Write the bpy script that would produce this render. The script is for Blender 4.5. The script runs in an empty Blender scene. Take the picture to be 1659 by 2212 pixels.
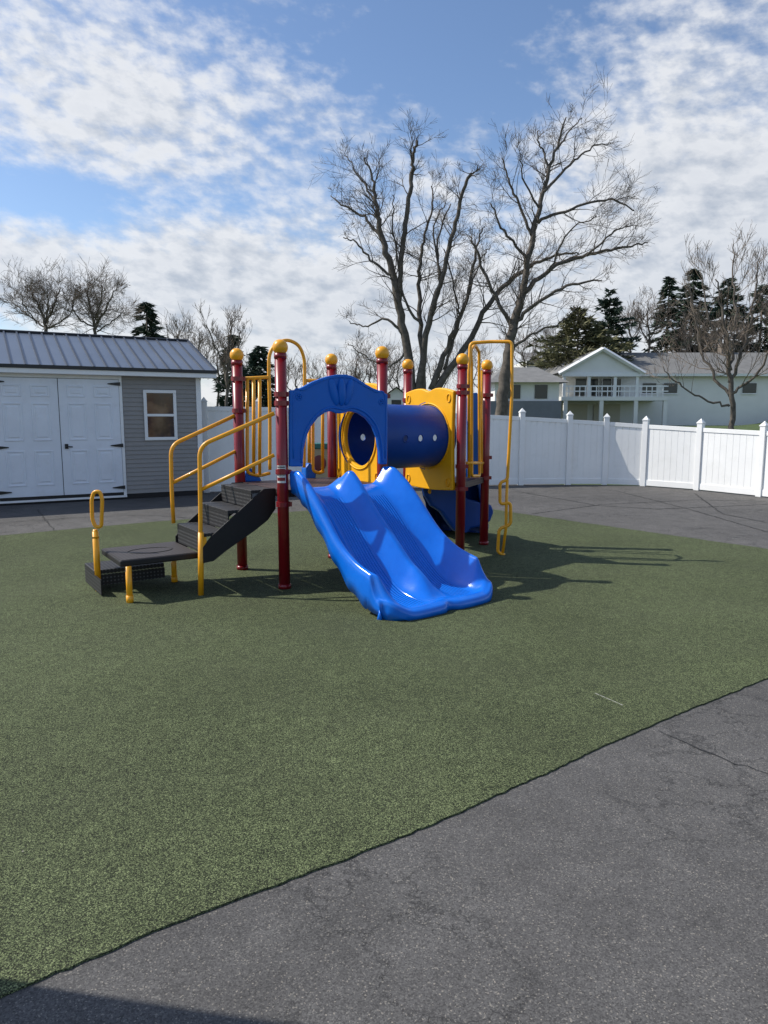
import bpy, bmesh, math, random
from mathutils import Vector, Matrix
RG=random.Random(11)
V3=Vector
F=1534.0; CX=829.5; CY=1106.0; HC=1.6
PT=math.atan((CY-900)/F); sp=math.sin(PT); cp=math.cos(PT)
CAM=V3((0,0,HC))
COL=bpy.context.scene.collection
def ray(px,py):
    dx=(px-CX)/F; dy=(CY-py)/F
    return V3((dx,cp+dy*sp,-sp+dy*cp))
def gnd(px,py,z=0.0):
    r=ray(px,py); return CAM+r*((z-HC)/r.z)
def at(px,py,Y):
    r=ray(px,py); return CAM+r*(Y/r.y)
def onp(px,py,P,Q):
    r=ray(px,py); d=Q-P; n=V3((d.y,-d.x,0)); t=(P-CAM).dot(n)/r.dot(n)
    return CAM+r*t
# ---------------------------------------------------------------- materials
def nodes(name):
    m=bpy.data.materials.new(name); m.use_nodes=True
    nt=m.node_tree; b=nt.nodes['Principled BSDF']
    return m,nt,b
class NB:
    def __init__(s,nt): s.nt=nt
    def n(s,t,**k):
        x=s.nt.nodes.new(t)
        for a,b in k.items(): setattr(x,a,b)
        return x
    def put(s,v,sock):
        if hasattr(v,'is_linked') or hasattr(v,'links'): s.nt.links.new(v,sock)
        else: sock.default_value=v
    def m(s,op,a,b=None,c=None,clamp=False):
        x=s.n('ShaderNodeMath',operation=op); x.use_clamp=clamp
        s.put(a,x.inputs[0])
        if b is not None: s.put(b,x.inputs[1])
        if c is not None: s.put(c,x.inputs[2])
        return x.outputs[0]
    def mix(s,f,a,b):
        x=s.n('ShaderNodeMix',data_type='RGBA')
        s.put(f,x.inputs[0]); s.put(a,x.inputs[6]); s.put(b,x.inputs[7]); return x.outputs[2]
    def ramp(s,f,stops):
        x=s.n('ShaderNodeValToRGB'); e=x.color_ramp.elements
        while len(e)<len(stops): e.new(.5)
        for i,(p,c) in enumerate(stops):
            e[i].position=p; e[i].color=c if len(c)==4 else (*c,1)
        s.put(f,x.inputs[0]); return x.outputs[0]
    def noise(s,vec,scale,detail=4,rough=.5):
        x=s.n('ShaderNodeTexNoise'); x.inputs['Scale'].default_value=scale; x.inputs['Detail'].default_value=detail
        x.inputs['Roughness'].default_value=rough
        if vec is not None: s.nt.links.new(vec,x.inputs['Vector'])
        return x.outputs['Fac']
    def vor(s,vec,scale,feature='F1',out='Distance',rnd=1.0):
        x=s.n('ShaderNodeTexVoronoi',feature=feature); x.inputs['Scale'].default_value=scale
        x.inputs['Randomness'].default_value=rnd
        if vec is not None: s.nt.links.new(vec,x.inputs['Vector'])
        return x.outputs[out]
    def bump(s,h,strength,dist,bsdf):
        x=s.n('ShaderNodeBump'); x.inputs['Strength'].default_value=strength; x.inputs['Distance'].default_value=dist
        s.nt.links.new(h,x.inputs['Height']); s.nt.links.new(x.outputs[0],bsdf.inputs['Normal'])
def c4(c,k=1.0): return (c[0]*k,c[1]*k,c[2]*k,1)
def mat(name,col,rough=.5,var=.12,scale=4.0,bump=0.0,bscale=60.0,metal=0.0,coat=0.0,spec=.5,dirt=None):
    m,nt,b=nodes(name); k=NB(nt)
    tc=k.n('ShaderNodeTexCoord').outputs['Object']
    f=k.noise(tc,scale,6,.6)
    f2=k.m('MULTIPLY_ADD',f,2.2,-.6,clamp=True)
    c=k.mix(f2,c4(col,1-var),c4(col,1+var))
    if dirt:
        g=k.noise(tc,scale*3.1,8,.7); g=k.m('MULTIPLY_ADD',g,5,-2.6,clamp=True)
        c=k.mix(k.m('MULTIPLY',g,dirt[1]),c,c4(dirt[0]))
    nt.links.new(c,b.inputs['Base Color'])
    nt.links.new(k.m('MULTIPLY_ADD',f,.16,rough-.08),b.inputs['Roughness'])
    b.inputs['Metallic'].default_value=metal; b.inputs['Coat Weight'].default_value=coat
    b.inputs['Specular IOR Level'].default_value=spec
    if bump: k.bump(k.noise(tc,bscale,4,.6),bump,.01,b)
    return m
M={}
M['red']=mat('red_paint',(.205,.004,.010),.33,.12,6,coat=.2,dirt=((.12,.05,.04),.2))
M['yellow']=mat('yellow_paint',(.86,.38,.008),.38,.08,6,coat=.2,dirt=((.45,.25,.06),.2))
M['yplastic']=mat('yellow_plastic',(.92,.44,.006),.45,.06,4,bump=.12,bscale=250,spec=.35,dirt=((.6,.33,.05),.12))
M['blue']=mat('blue_plastic',(.003,.115,.50),.40,.10,3,bump=.10,bscale=280,spec=.3)
M['tube_blue']=mat('tube_blue_plastic',(.002,.048,.27),.40,.12,3,bump=.12,bscale=220,spec=.3,dirt=((.02,.07,.22),.25))
M['dark']=mat('dark_coated_steel',(.014,.013,.014),.55,.2,8,bump=.2,bscale=200,spec=.35)
M['black']=mat('black_iron',(.012,.012,.013),.4,.1)
M['white']=mat('white_vinyl',(.81,.81,.80),.38,.04,1.2,dirt=((.55,.55,.5),.18))
M['trim']=mat('white_trim_paint',(.80,.80,.80),.45,.05,2,dirt=((.5,.5,.48),.2))
M['door']=mat('white_door_paint',(.74,.77,.83),.42,.05,2,bump=.1,bscale=30,dirt=((.5,.5,.5),.2))
M['siding']=mat('grey_vinyl_siding',(.27,.256,.245),.55,.07,1.5,bump=.15,bscale=90,dirt=((.18,.17,.16),.25))
M['roofmetal']=mat('blue_grey_metal_roofing',(.17,.20,.25),.33,.14,1.0,metal=.45)
M['roofrib']=mat('roof_rib_metal',(.055,.065,.085),.4,.1,1.0,metal=.3)
M['bark']=mat('grey_bark',(.105,.088,.073),.9,.5,7,bump=.8,bscale=30)
M['twig']=mat('brown_twigs',(.110,.087,.070),.9,.3,5)
M['twig_light']=mat('pale_brown_twigs',(.19,.150,.118),.9,.3,5)
M['conifer']=mat('conifer_needles',(.028,.050,.030),.8,.5,1.3)
M['conifer2']=mat('yellowed_conifer_needles',(.10,.098,.042),.8,.5,1.3)
M['hwhite']=mat('white_house_siding',(.76,.75,.71),.6,.06,.6)
M['hbeige']=mat('beige_wall',(.58,.53,.42),.7,.1,.5)
M['hroof']=mat('grey_shingles',(.17,.168,.163),.85,.2,2.2)
M['hfound']=mat('blue_grey_block',(.17,.18,.20),.8,.15,1)
M['hstone']=mat('brown_stone',(.17,.14,.115),.85,.35,3)
M['glass']=mat('dark_window_glass',(.03,.035,.04),.12,.3,1)
M['teal']=mat('teal_paint',(.02,.12,.11),.5)
M['tan']=mat('tan_board',(.35,.27,.17),.7)
M['maroon']=mat('maroon_paint',(.12,.015,.02),.5)
M['sticker']=mat('white_sticker',(.60,.60,.58),.5,.05)
def rubber():
    m,nt,b=nodes('green_rubber_crumb'); k=NB(nt)
    tc=k.n('ShaderNodeTexCoord').outputs['Object']
    v1=k.vor(tc,290,out='Color'); v1s=k.n('ShaderNodeSeparateColor'); nt.links.new(v1,v1s.inputs[0])
    v2=k.vor(tc,150,out='Distance')
    c=k.ramp(v1s.outputs[0],[(0,(.010,.012,.007)),(.30,(.028,.034,.018)),(.54,(.068,.086,.040)),(.76,(.112,.138,.062)),(1,(.22,.255,.125))])
    big=k.noise(tc,.55,5,.6); mid=k.noise(tc,13,8,.8)
    f=k.m('MULTIPLY_ADD',big,1.0,.47)
    f=k.m('MULTIPLY',f,k.m('MULTIPLY_ADD',mid,1.5,.26))
    hs=k.n('ShaderNodeVectorMath',operation='SCALE'); nt.links.new(c,hs.inputs[0]); nt.links.new(f,hs.inputs['Scale'])
    gray=k.noise(tc,1.3,4,.6)
    gm=k.m('MULTIPLY_ADD',gray,2.2,-.95,clamp=True)
    cc=k.mix(k.m('MULTIPLY',gm,.25),hs.outputs[0],(.080,.085,.056,1))
    specks=k.m('LESS_THAN',k.vor(tc,3.2),.012)
    cc=k.mix(specks,cc,(.4,.38,.3,1))
    nt.links.new(cc,b.inputs['Base Color']); b.inputs['Roughness'].default_value=.9; b.inputs['Specular IOR Level'].default_value=.2
    h=k.m('ADD',k.m('MULTIPLY',v1s.outputs[1],.6),k.m('MULTIPLY',v2,-.7))
    k.bump(h,.8,.005,b)
    return m
M['rubber']=rubber()
def asphalt():
    m,nt,b=nodes('worn_asphalt'); k=NB(nt)
    tc=k.n('ShaderNodeTexCoord').outputs['Object']
    v=k.n('ShaderNodeSeparateColor'); nt.links.new(k.vor(tc,230,out='Color'),v.inputs[0])
    c=k.ramp(v.outputs[0],[(0,(.052,.050,.049)),(.45,(.088,.085,.083)),(.84,(.108,.104,.101)),(.95,(.14,.135,.127)),(1,(.23,.21,.18))])
    big=k.noise(tc,.35,6,.65); mid=k.noise(tc,4,8,.7)
    f=k.m('MULTIPLY',k.m('MULTIPLY_ADD',big,1.2,.44),k.m('MULTIPLY_ADD',mid,.9,.55))
    hs=k.n('ShaderNodeVectorMath',operation='SCALE'); nt.links.new(c,hs.inputs[0]); nt.links.new(f,hs.inputs['Scale'])
    st=k.m('LESS_THAN',k.vor(tc,62),.14)
    st=k.m('MULTIPLY',st,k.m('GREATER_THAN',k.noise(tc,43,2,.5),.59))
    cc=k.mix(st,hs.outputs[0],(.27,.245,.21,1))
    nv=k.n('ShaderNodeTexNoise'); nv.inputs['Scale'].default_value=2.6; nv.inputs['Detail'].default_value=9; nv.inputs['Roughness'].default_value=.75; nt.links.new(tc,nv.inputs['Vector'])
    sc=k.n('ShaderNodeVectorMath',operation='SCALE'); nt.links.new(nv.outputs['Color'],sc.inputs[0]); sc.inputs['Scale'].default_value=.6
    ad=k.n('ShaderNodeVectorMath',operation='ADD'); nt.links.new(tc,ad.inputs[0]); nt.links.new(sc.outputs[0],ad.inputs[1])
    e=k.vor(ad.outputs[0],3.0,feature='DISTANCE_TO_EDGE')
    cr=k.m('LESS_THAN',e,.010)
    mask=k.m('MULTIPLY_ADD',k.noise(tc,.8,3,.5),9,-4.1,clamp=True)
    cr=k.m('MULTIPLY',cr,mask)
    cc=k.mix(k.m('MULTIPLY',cr,.5),cc,(.02,.02,.02,1))
    nt.links.new(cc,b.inputs['Base Color']); b.inputs['Roughness'].default_value=.85; b.inputs['Specular IOR Level'].default_value=.25
    h=k.m('SUBTRACT',k.m('MULTIPLY',v.outputs[1],.5),k.m('MULTIPLY',cr,.5))
    k.bump(h,.8,.004,b)
    return m
M['asphalt']=asphalt()
M['crack']=mat('crack_fill',(.018,.018,.018),.8)
M['grass']=mat('lawn_grass',(.055,.085,.024),.9,.45,1.2,bump=.6,bscale=20)
def perf(name,base,hole):
    m,nt,b=nodes(name); k=NB(nt)
    uv=k.n('ShaderNodeTexCoord').outputs['UV']
    s=k.n('ShaderNodeSeparateXYZ'); nt.links.new(uv,s.inputs[0])
    fx=k.m('SUBTRACT',k.m('FRACT',k.m('MULTIPLY',s.outputs[0],30)),.5); fy=k.m('SUBTRACT',k.m('FRACT',k.m('MULTIPLY',s.outputs[1],30)),.5)
    d=k.m('SQRT',k.m('ADD',k.m('MULTIPLY',fx,fx),k.m('MULTIPLY',fy,fy)))
    f=k.m('LESS_THAN',d,.25)
    nt.links.new(k.mix(f,c4(base),c4(hole)),b.inputs['Base Color']); b.inputs['Roughness'].default_value=.55; b.inputs['Specular IOR Level'].default_value=.35
    k.bump(k.m('MULTIPLY',f,-1),.6,.004,b)
    return m
M['perf']=perf('perforated_dark_steel',(.017,.016,.017),(.085,.085,.085))
M['perftop']=perf('perforated_platform_top',(.060,.052,.050),(.02,.018,.018))
M['perfb']=perf('perforated_deck_steel',(.065,.036,.033),(.015,.012,.012))
def slidemat():
    m,nt,b=nodes('glossy_blue_slide_plastic'); k=NB(nt)
    t=k.n('ShaderNodeTexCoord'); tc=t.outputs['Object']
    s=k.n('ShaderNodeSeparateXYZ'); nt.links.new(t.outputs['UV'],s.inputs[0])
    u=s.outputs[0]; r=s.outputs[1]
    w=k.m('SINE',k.m('MULTIPLY',u,2*math.pi*40))
    d=k.m('ABSOLUTE',k.m('SUBTRACT',k.m('ABSOLUTE',k.m('SUBTRACT',u,.5)),.235))
    mk=k.m('MULTIPLY',k.m('LESS_THAN',d,.095),k.m('MULTIPLY',k.m('GREATER_THAN',r,.14),k.m('LESS_THAN',r,.93)))
    f=k.noise(tc,5,7,.65)
    c=k.mix(k.m('MULTIPLY_ADD',f,2.4,-.8,clamp=True),(.003,.135,.64,1),(.005,.175,.76,1))
    nt.links.new(c,b.inputs['Base Color'])
    nt.links.new(k.m('MULTIPLY_ADD',f,.14,.11),b.inputs['Roughness'])
    b.inputs['Specular IOR Level'].default_value=.55
    h=k.m('ADD',k.m('MULTIPLY',w,k.m('MULTIPLY',mk,1.0)),k.m('MULTIPLY',k.noise(tc,200,3,.6),.10))
    k.bump(h,.7,.005,b)
    return m
M['slide']=slidemat()
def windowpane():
    m,nt,b=nodes('window_pane_painted_tan_reflection'); k=NB(nt)
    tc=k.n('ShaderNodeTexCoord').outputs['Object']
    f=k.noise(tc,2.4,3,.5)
    c=k.ramp(f,[(.3,(.02,.018,.018)),(.46,(.05,.034,.026)),(.55,(.12,.078,.048)),(.7,(.19,.13,.085))])  # reflection of a tan building painted into the base colour
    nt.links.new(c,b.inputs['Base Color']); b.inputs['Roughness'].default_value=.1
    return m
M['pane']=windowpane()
# ---------------------------------------------------------------- mesh builder
class MB:
    def __init__(s): s.v=[]; s.f=[]; s.uv={}
    def box(s,c,ux,uy,uz,sx,sy,sz):
        c=V3(c); b=len(s.v); hx,hy,hz=sx/2,sy/2,sz/2
        for i in (-1,1):
            for j in (-1,1):
                for k in (-1,1):
                    s.v.append(c+ux*hx*i+uy*hy*j+uz*hz*k)
        L=[(i*hx,j*hy,k*hz) for i in (-1,1) for j in (-1,1) for k in (-1,1)]
        for fc,ax in (((0,1,3,2),(1,2)),((4,6,7,5),(1,2)),((0,4,5,1),(0,2)),((2,3,7,6),(0,2)),((0,2,6,4),(0,1)),((1,5,7,3),(0,1))):
            s.uv[len(s.f)]=[(L[q][ax[0]],L[q][ax[1]]) for q in fc]
            s.f.append(tuple(b+q for q in fc))
        return s
    def abox(s,x0,x1,y0,y1,z0,z1):
        return s.box(((x0+x1)/2,(y0+y1)/2,(z0+z1)/2),V3((1,0,0)),V3((0,1,0)),V3((0,0,1)),abs(x1-x0),abs(y1-y0),abs(z1-z0))
    def face(s,pts):
        b=len(s.v); s.v+= [V3(p) for p in pts]; s.f.append(tuple(range(b,b+len(pts)))); return s
    def tube(s,pts,rad,sides=10,closed=False,cap=True):
        pts=[V3(p) for p in pts]; n=len(pts)
        if not hasattr(rad,'__len__'): rad=[rad]*n
        b0=len(s.v); prev=None
        for i in range(n):
            if closed: d=(pts[(i+1)%n]-pts[i-1])
            else: d=pts[min(i+1,n-1)]-pts[max(i-1,0)]
            if d.length<1e-9: d=V3((0,0,1))
            d.normalize()
            if prev is None:
                a=V3((0,0,1)) if abs(d.z)<.9 else V3((1,0,0))
                x=d.cross(a).normalized()
            else:
                x=prev-d*prev.dot(d)
                if x.length<1e-6: x=d.orthogonal()
                x.normalize()
            prev=x; y=d.cross(x)
            for k in range(sides):
                t=2*math.pi*k/sides
                s.v.append(pts[i]+x*(rad[i]*math.cos(t))+y*(rad[i]*math.sin(t)))
        m=n if closed else n-1
        for i in range(m):
            for k in range(sides):
                a=b0+i*sides+k; c=b0+i*sides+(k+1)%sides; j=(i+1)%n
                s.f.append((a,c,b0+j*sides+(k+1)%sides,b0+j*sides+k))
        if cap and not closed:
            s.f.append(tuple(b0+k for k in reversed(range(sides)))); s.f.append(tuple(b0+(n-1)*sides+k for k in range(sides)))
        return s
    def sphere(s,c,r,seg=20,rings=12,scale=(1,1,1)):
        c=V3(c); b=len(s.v)
        for i in range(rings+1):
            ph=math.pi*i/rings
            for k in range(seg):
                t=2*math.pi*k/seg
                s.v.append(c+V3((r*scale[0]*math.sin(ph)*math.cos(t),r*scale[1]*math.sin(ph)*math.sin(t),r*scale[2]*math.cos(ph))))
        for i in range(rings):
            for k in range(seg):
                a=b+i*seg+k; c2=b+i*seg+(k+1)%seg
                s.f.append((a,a+seg,c2+seg,c2))
        return s
    def build(s,name,m,parent=None,smooth=False,bevel=0,merge=False):
        root=parent; 
        while root is not None and root.parent is not None: root=root.parent
        off=root.location.copy() if root is not None else V3((0,0,0))
        me=bpy.data.meshes.new(name); me.from_pydata([tuple(V3(v)-off) for v in s.v],[],s.f)
        if s.uv:
            ul=me.uv_layers.new(name='UVMap')
            for pi,p in enumerate(me.polygons):
                u=s.uv.get(pi)
                if u:
                    for q,li in enumerate(p.loop_indices): ul.data[li].uv=u[q]
        me.materials.append(m)
        if smooth:
            for p in me.polygons: p.use_smooth=True
        o=bpy.data.objects.new(name,me); COL.objects.link(o)
        if parent is not None: o.parent=parent
        if bevel:
            bm=bmesh.new(); bm.from_mesh(me); bmesh.ops.recalc_face_normals(bm,faces=bm.faces[:]); bm.to_mesh(me); bm.free()
            b=o.modifiers.new('bevel','BEVEL'); b.width=bevel; b.segments=2; b.limit_method='ANGLE'
        return o
def thing(name,loc,label,cat,group=None):
    o=bpy.data.objects.new(name,None); COL.objects.link(o); o.location=V3(loc); o['label']=label; o['category']=cat
    o.empty_display_size=.1
    if group: o['group']=group
    return o
def tag(o,label,cat,group=None):
    o['label']=label; o['category']=cat
    if group: o['group']=group
    return o
X3,Y3,Z3=V3((1,0,0)),V3((0,1,0)),V3((0,0,1))
def smooth_path(pts,n=6):
    P=[V3(p) for p in pts]; out=[]
    for i in range(len(P)-1):
        p0=P[max(i-1,0)];p1=P[i];p2=P[i+1];p3=P[min(i+2,len(P)-1)]
        for k in range(n):
            t=k/n
            out.append(.5*((2*p1)+(p2-p0)*t+(2*p0-5*p1+4*p2-p3)*t*t+(3*p1-p0-3*p2+p3)*t**3))
    out.append(P[-1]); return out
def round_path(pts,rad=.06,n=6,closed=False):
    P=[V3(p) for p in pts]; out=[]; N=len(P)
    for i in range(N):
        if not closed and i in (0,N-1): out.append(P[i]); continue
        a=P[i-1]; b=P[i]; c=P[(i+1)%N]
        r=min(rad,(a-b).length*.48,(c-b).length*.48)
        s=b+(a-b).normalized()*r; e=b+(c-b).normalized()*r
        for k in range(n+1):
            t=k/n; out.append(s*(1-t)**2+b*2*t*(1-t)+e*t*t)
    return out
def plate(mb,outline,org,ux,nrm,th):
    bm=bmesh.new(); org=V3(org)
    fr=[bm.verts.new(org+ux*a+Z3*z) for a,z in outline]
    f=bm.faces.new(fr)
    r=bmesh.ops.extrude_face_region(bm,geom=[f])
    vs=[g for g in r['geom'] if isinstance(g,bmesh.types.BMVert)]
    bmesh.ops.translate(bm,verts=vs,vec=nrm*th)
    bmesh.ops.recalc_face_normals(bm,faces=bm.faces[:])
    bmesh.ops.triangulate(bm,faces=[q for q in bm.faces if len(q.verts)>4])
    b=len(mb.v)
    for i,v in enumerate(bm.verts): v.index=i
    bm.verts.ensure_lookup_table()
    mb.v+=[v.co.copy() for v in bm.verts]
    mb.f+=[tuple(b+v.index for v in q.verts) for q in bm.faces]
    bm.free()
# ---------------------------------------------------------------- ground
def poly_sheet(name,pts,z,m,th=0,kind='structure'):
    bm=bmesh.new(); vs=[bm.verts.new((p[0],p[1],z)) for p in pts]; f=bm.faces.new(vs)
    if th:
        r=bmesh.ops.extrude_face_region(bm,geom=[f]); vv=[g for g in r['geom'] if isinstance(g,bmesh.types.BMVert)]
        bmesh.ops.translate(bm,verts=vv,vec=(0,0,-th))
    bmesh.ops.recalc_face_normals(bm,faces=bm.faces[:])
    bmesh.ops.triangulate(bm,faces=[q for q in bm.faces if len(q.verts)>4])
    if not th:
        for q in bm.faces:
            if q.normal.z<0: q.normal_flip()
    me=bpy.data.meshes.new(name); bm.to_mesh(me); bm.free(); me.materials.append(m)
    o=bpy.data.objects.new(name,me); COL.objects.link(o)
    if kind: o['kind']=kind
    return o
poly_sheet('ground',[(-600,-200),(600,-200),(600,900),(-600,900)],-.03,M['grass'])
ap=[(-22,-8),(18,-8),(9.2,12.4),(7.75,14.25),(6.95,15.5),(6.1,16.6),(3.2,16.95),(-4.5,16.6),(-22,16.6)]
poly_sheet('asphalt_yard',ap,0,M['asphalt'])
def ragged(pts,step=.03,amp=.005):
    out=[]; n=len(pts); w=[RG.uniform(0,6.28) for _ in range(4)]
    s=0
    for i in range(n):
        a=V3(pts[i]);b=V3(pts[(i+1)%n]); a.z=b.z=0; L=(b-a).length
        st=step if a.length<7.5 or b.length<7.5 else .12
        m=max(1,min(260,int(L/st)))
        for k in range(m):
            p=a.lerp(b,k/m); q=s+L*k/m
            d=.006*math.sin(q*9+w[0])+.005*math.sin(q*23+w[1])
            out.append((p.x+d+RG.uniform(-amp,amp),p.y+d+RG.uniform(-amp,amp)))
        s+=L
    return out
edge=[(-20,2166),(250,2050),(540,1934),(830,1826),(1070,1722),(1400,1572),(1659,1466),(1850,1388),(2200,1280),(1900,1223),(1659,1187),(1400,1150),(1150,1114),(1065,1101),(820,1094),(620,1107),(330,1128),(0,1158),(-300,1188)]
e3=[gnd(*e) for e in edge]
near=smooth_path(e3[:8],4)
rp=near+e3[8:]+[V3((-9,6.0,0)),V3((-5,2.2,0)),V3((-2.2,1.42,0))]
poly_sheet('rubber_play_surface',ragged(rp),.008,M['rubber'],.02)
def crack(pix,w=.006,seed=1):
    rr=random.Random(seed); P=[]
    pts=[gnd(*p) for p in pix]
    for i in range(len(pts)-1):
        n=max(2,int((pts[i+1]-pts[i]).length/.05)); n=min(n,120)
        for k in range(n):
            p=pts[i].lerp(pts[i+1],k/n); P.append(V3((p.x+rr.gauss(0,.009),p.y+rr.gauss(0,.009),.004)))
    mb=MB()
    for i in range(len(P)-1):
        d=(P[i+1]-P[i]); 
        if d.length<1e-6: continue
        nn=V3((-d.y,d.x,0)).normalized(); w0=w*rr.uniform(.4,1.3); w1=w*rr.uniform(.4,1.3)
        mb.v+=[P[i]-nn*w0,P[i]+nn*w0,P[i+1]+nn*w1,P[i+1]-nn*w1]; b=len(mb.v)-4; mb.f.append((b+3,b+2,b+1,b))
    o=mb.build('asphalt_crack',M['crack']); o['kind']='structure'
crack([(1412,1578),(1470,1600),(1560,1637),(1659,1673),(1800,1730)],.0030,2)
crack([(1120,1062),(1290,1092),(1420,1100),(1700,1088)],.014,3)
crack([(1330,1060),(1480,1098),(1659,1150),(1750,1175)],.012,4)
crack([(1150,1110),(1300,1090),(1500,1080),(1659,1083)],.012,5)
crack([(1500,1066),(1560,1110),(1659,1130)],.012,15)
crack([(0,1130),(170,1118),(320,1113),(420,1120)],.010,6)
crack([(80,1100),(120,1150)],.008,9)
mb=MB(); a=gnd(1285,1497,.010); b=gnd(1345,1523,.010)
d=(b-a).normalized(); n=V3((-d.y,d.x,0))
for k in range(14):
    p=a.lerp(b,k/14); q=a.lerp(b,(k+1.02)/14); w=.0025+.001*math.sin(k*2.1)
    mb.face([p-n*w,q-n*w,q+n*w,p+n*w])
o=mb.build('scuff_mark',mat('chalk',(.38,.38,.33),.9)); tag(o,'thin pale scuff line on the green rubber surface','scuff mark')
def sst(x): x=max(0,min(1,x)); return x*x*(3-2*x)
def hz(x,y): return .95*sst((y-22)/28)+1.9*sst((x-.5*y)/8)*sst((y-22)/18)*sst((x-8)/6)+.5*math.sin(x*.05+1)*sst((y-60)/60)-.02
mb=MB(); nx,ny=90,60
for j in range(ny+1):
    for i in range(nx+1):
        x=-90+180*i/nx; y=18+150*j/ny; mb.v.append(V3((x,y,hz(x,y))))
for j in range(ny):
    for i in range(nx):
        a=j*(nx+1)+i; mb.f.append((a,a+1,a+nx+2,a+nx+1))
o=mb.build('hill',M['grass'],smooth=True); o['kind']='structure'
# ---------------------------------------------------------------- play structure
A=V3((-.93,6.5,0)); U=V3((.829,.559,0)).normalized(); V=V3((-U.y,U.x,0))
def Q(u,v,z=0): return A+U*u+V*v+Z3*z
B=Q(0,1.0); C=Q(1.10,0); D=Q(1.10,1.0)
E=V3((.287,8.70,0)); Fp=V3((.86,7.92,0)); G=V3((1.254,8.80,0))
ZB=2.216; ZD=.93; ZD2=.86
play=thing('play_structure',Q(.5,.5),'red, yellow and blue playground climber with double blue slide, stairs and tunnel','playground set')
def post(p,collars):
    mb=MB().tube([p+Z3*.0,p+Z3*(ZB-.05)],.053,20)
    o=mb.build('post',M['red'],play,True)
    MB().sphere(p+Z3*ZB,.070,24,14).build('ball_cap',M['yellow'],o,True)
    MB().tube([p+Z3*(ZB-.10),p+Z3*(ZB-.055)],.058,20).build('cap_collar',M['red'],o,True)
    for z in collars:
        c=MB().tube([p+Z3*(z-.022),p+Z3*(z+.022)],.064,20)
        dn=(CAM-p); dn.z=0; dn.normalize(); sd=V3((-dn.y,dn.x,0))
        c.box(p+Z3*z+sd*.066+dn*.01,sd,dn,Z3,.03,.03,.04)
        c.build('clamp',M['red'],o,False)
    MB().tube([p+Z3*.009,p+Z3*.05],.060,20).build('base_collar',M['red'],o,True)
    return o
pA=post(A,[.80,1.10,1.72,1.80]); post(B,[.86,1.66,1.98]); post(C,[.9,1.8]); post(D,[.86,1.93])
post(E,[.85,1.80]); post(Fp,[.80,1.05,1.86,1.93]); post(G,[.85,1.1,1.86])
dn=(CAM-A); dn.z=0; dn.normalize(); sd=V3((-dn.y,dn.x,0)); r=.0545
def stick(z0,z1,a0,a1,r,m,name,par):
    mb=MB(); n=10
    for i in range(n+1):
        t=a0+(a1-a0)*i/n
        q=A+dn*(r*math.cos(t))+sd*(r*math.sin(t)); mb.v+=[q+Z3*z0,q+Z3*z1]
    for i in range(n): mb.f.append((2*i,2*i+1,2*i+3,2*i+2))
    return mb.build(name,m,par,True)
stick(1.00,1.16,-1.1,.55,r,M['sticker'],'safety_sticker',pA)
for z0,z1,mm in ((1.14,1.15,'black'),(1.115,1.13,'red'),(1.085,1.09,'black'),(1.07,1.075,'black'),(1.02,1.05,'red')):
    stick(z0,z1,-1.0,.45,r+.001,M[mm],'sticker_print',pA)
def deck(pts,z,name='deck'):
    mb=MB(); n=len(pts)
    bm=[p+Z3*z for p in pts]
    mb.v+= bm+[p-Z3*.07 for p in bm]
    mb.f.append(tuple(range(n))); mb.f.append(tuple(reversed(range(n,2*n))))
    mb.uv[0]=[(p.x,p.y) for p in bm]
    for i in range(n):
        j=(i+1)%n; mb.uv[len(mb.f)]=[(0,0),(0,.07),(1,.07),(1,0)]; mb.f.append((i,i+n,j+n,j))
    return mb.build(name,M['perfb'],play)
deck([Q(.06,.0),Q(1.04,.0),Q(1.10,.06),Q(1.10,.94),Q(1.04,1.0),Q(.06,1.0),Q(0,.94),Q(0,.06)],ZD)
deck([E.lerp(Fp,.05),Fp.lerp(E,.05),Fp.lerp(G,.05),G.lerp(Fp,.05),G.lerp(E,.05),E.lerp(G,.05)],ZD2)
NF=-V
def PP(px,py,P0,P1):
    q=onp(px,py,P0,P1); d=(P1-P0).normalized(); return ((q-P0).dot(d),q.z)
A1=A+NF*.075; C1=C+NF*.075
out=[(627,1008),(627,930),(627,843),(640,842),(655,836),(675,825),(695,817),(712,812),(730,809),(748,809),(764,813),(778,821),(792,830),(806,838),(822,844),(838,852),(838,930),(837,1003),
     (821,1003),(820,975),(815,945),(806,922),(792,904),(775,893),(757,888),(740,893),(728,893),(716,888),(703,891),(688,902),(673,921),(663,943),(657,970),(655,1008)]
o2=[PP(x,y,A1,C1) for x,y in out]
mb=MB(); plate(mb,o2,A1,U,-NF,.045)
arch=mb.build('arch_panel',M['blue'],play,bevel=.012)
inn=[PP(x,y,A1,C1) for x,y in [(652,1000),(652,970),(658,940),(668,917),(684,897),(702,884),(720,880),(742,884),(760,880),(780,886),(797,898),(812,918),(821,943),(826,975),(827,998)]]
MB().tube(smooth_path([A1+U*a+Z3*z+NF*.002 for a,z in inn],5),.011,8).build('rim_bead',M['blue'],arch,True)
oo=[PP(x,y,A1,C1) for x,y in [(634,990),(634,852),(655,843),(680,829),(708,818),(738,815),(762,819),(788,834),(812,847),(832,858),(832,990)]]
MB().tube(smooth_path([A1+U*a+Z3*z+NF*.001 for a,z in oo],4),.006,6).build('edge_bead',M['blue'],arch,True)
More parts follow.
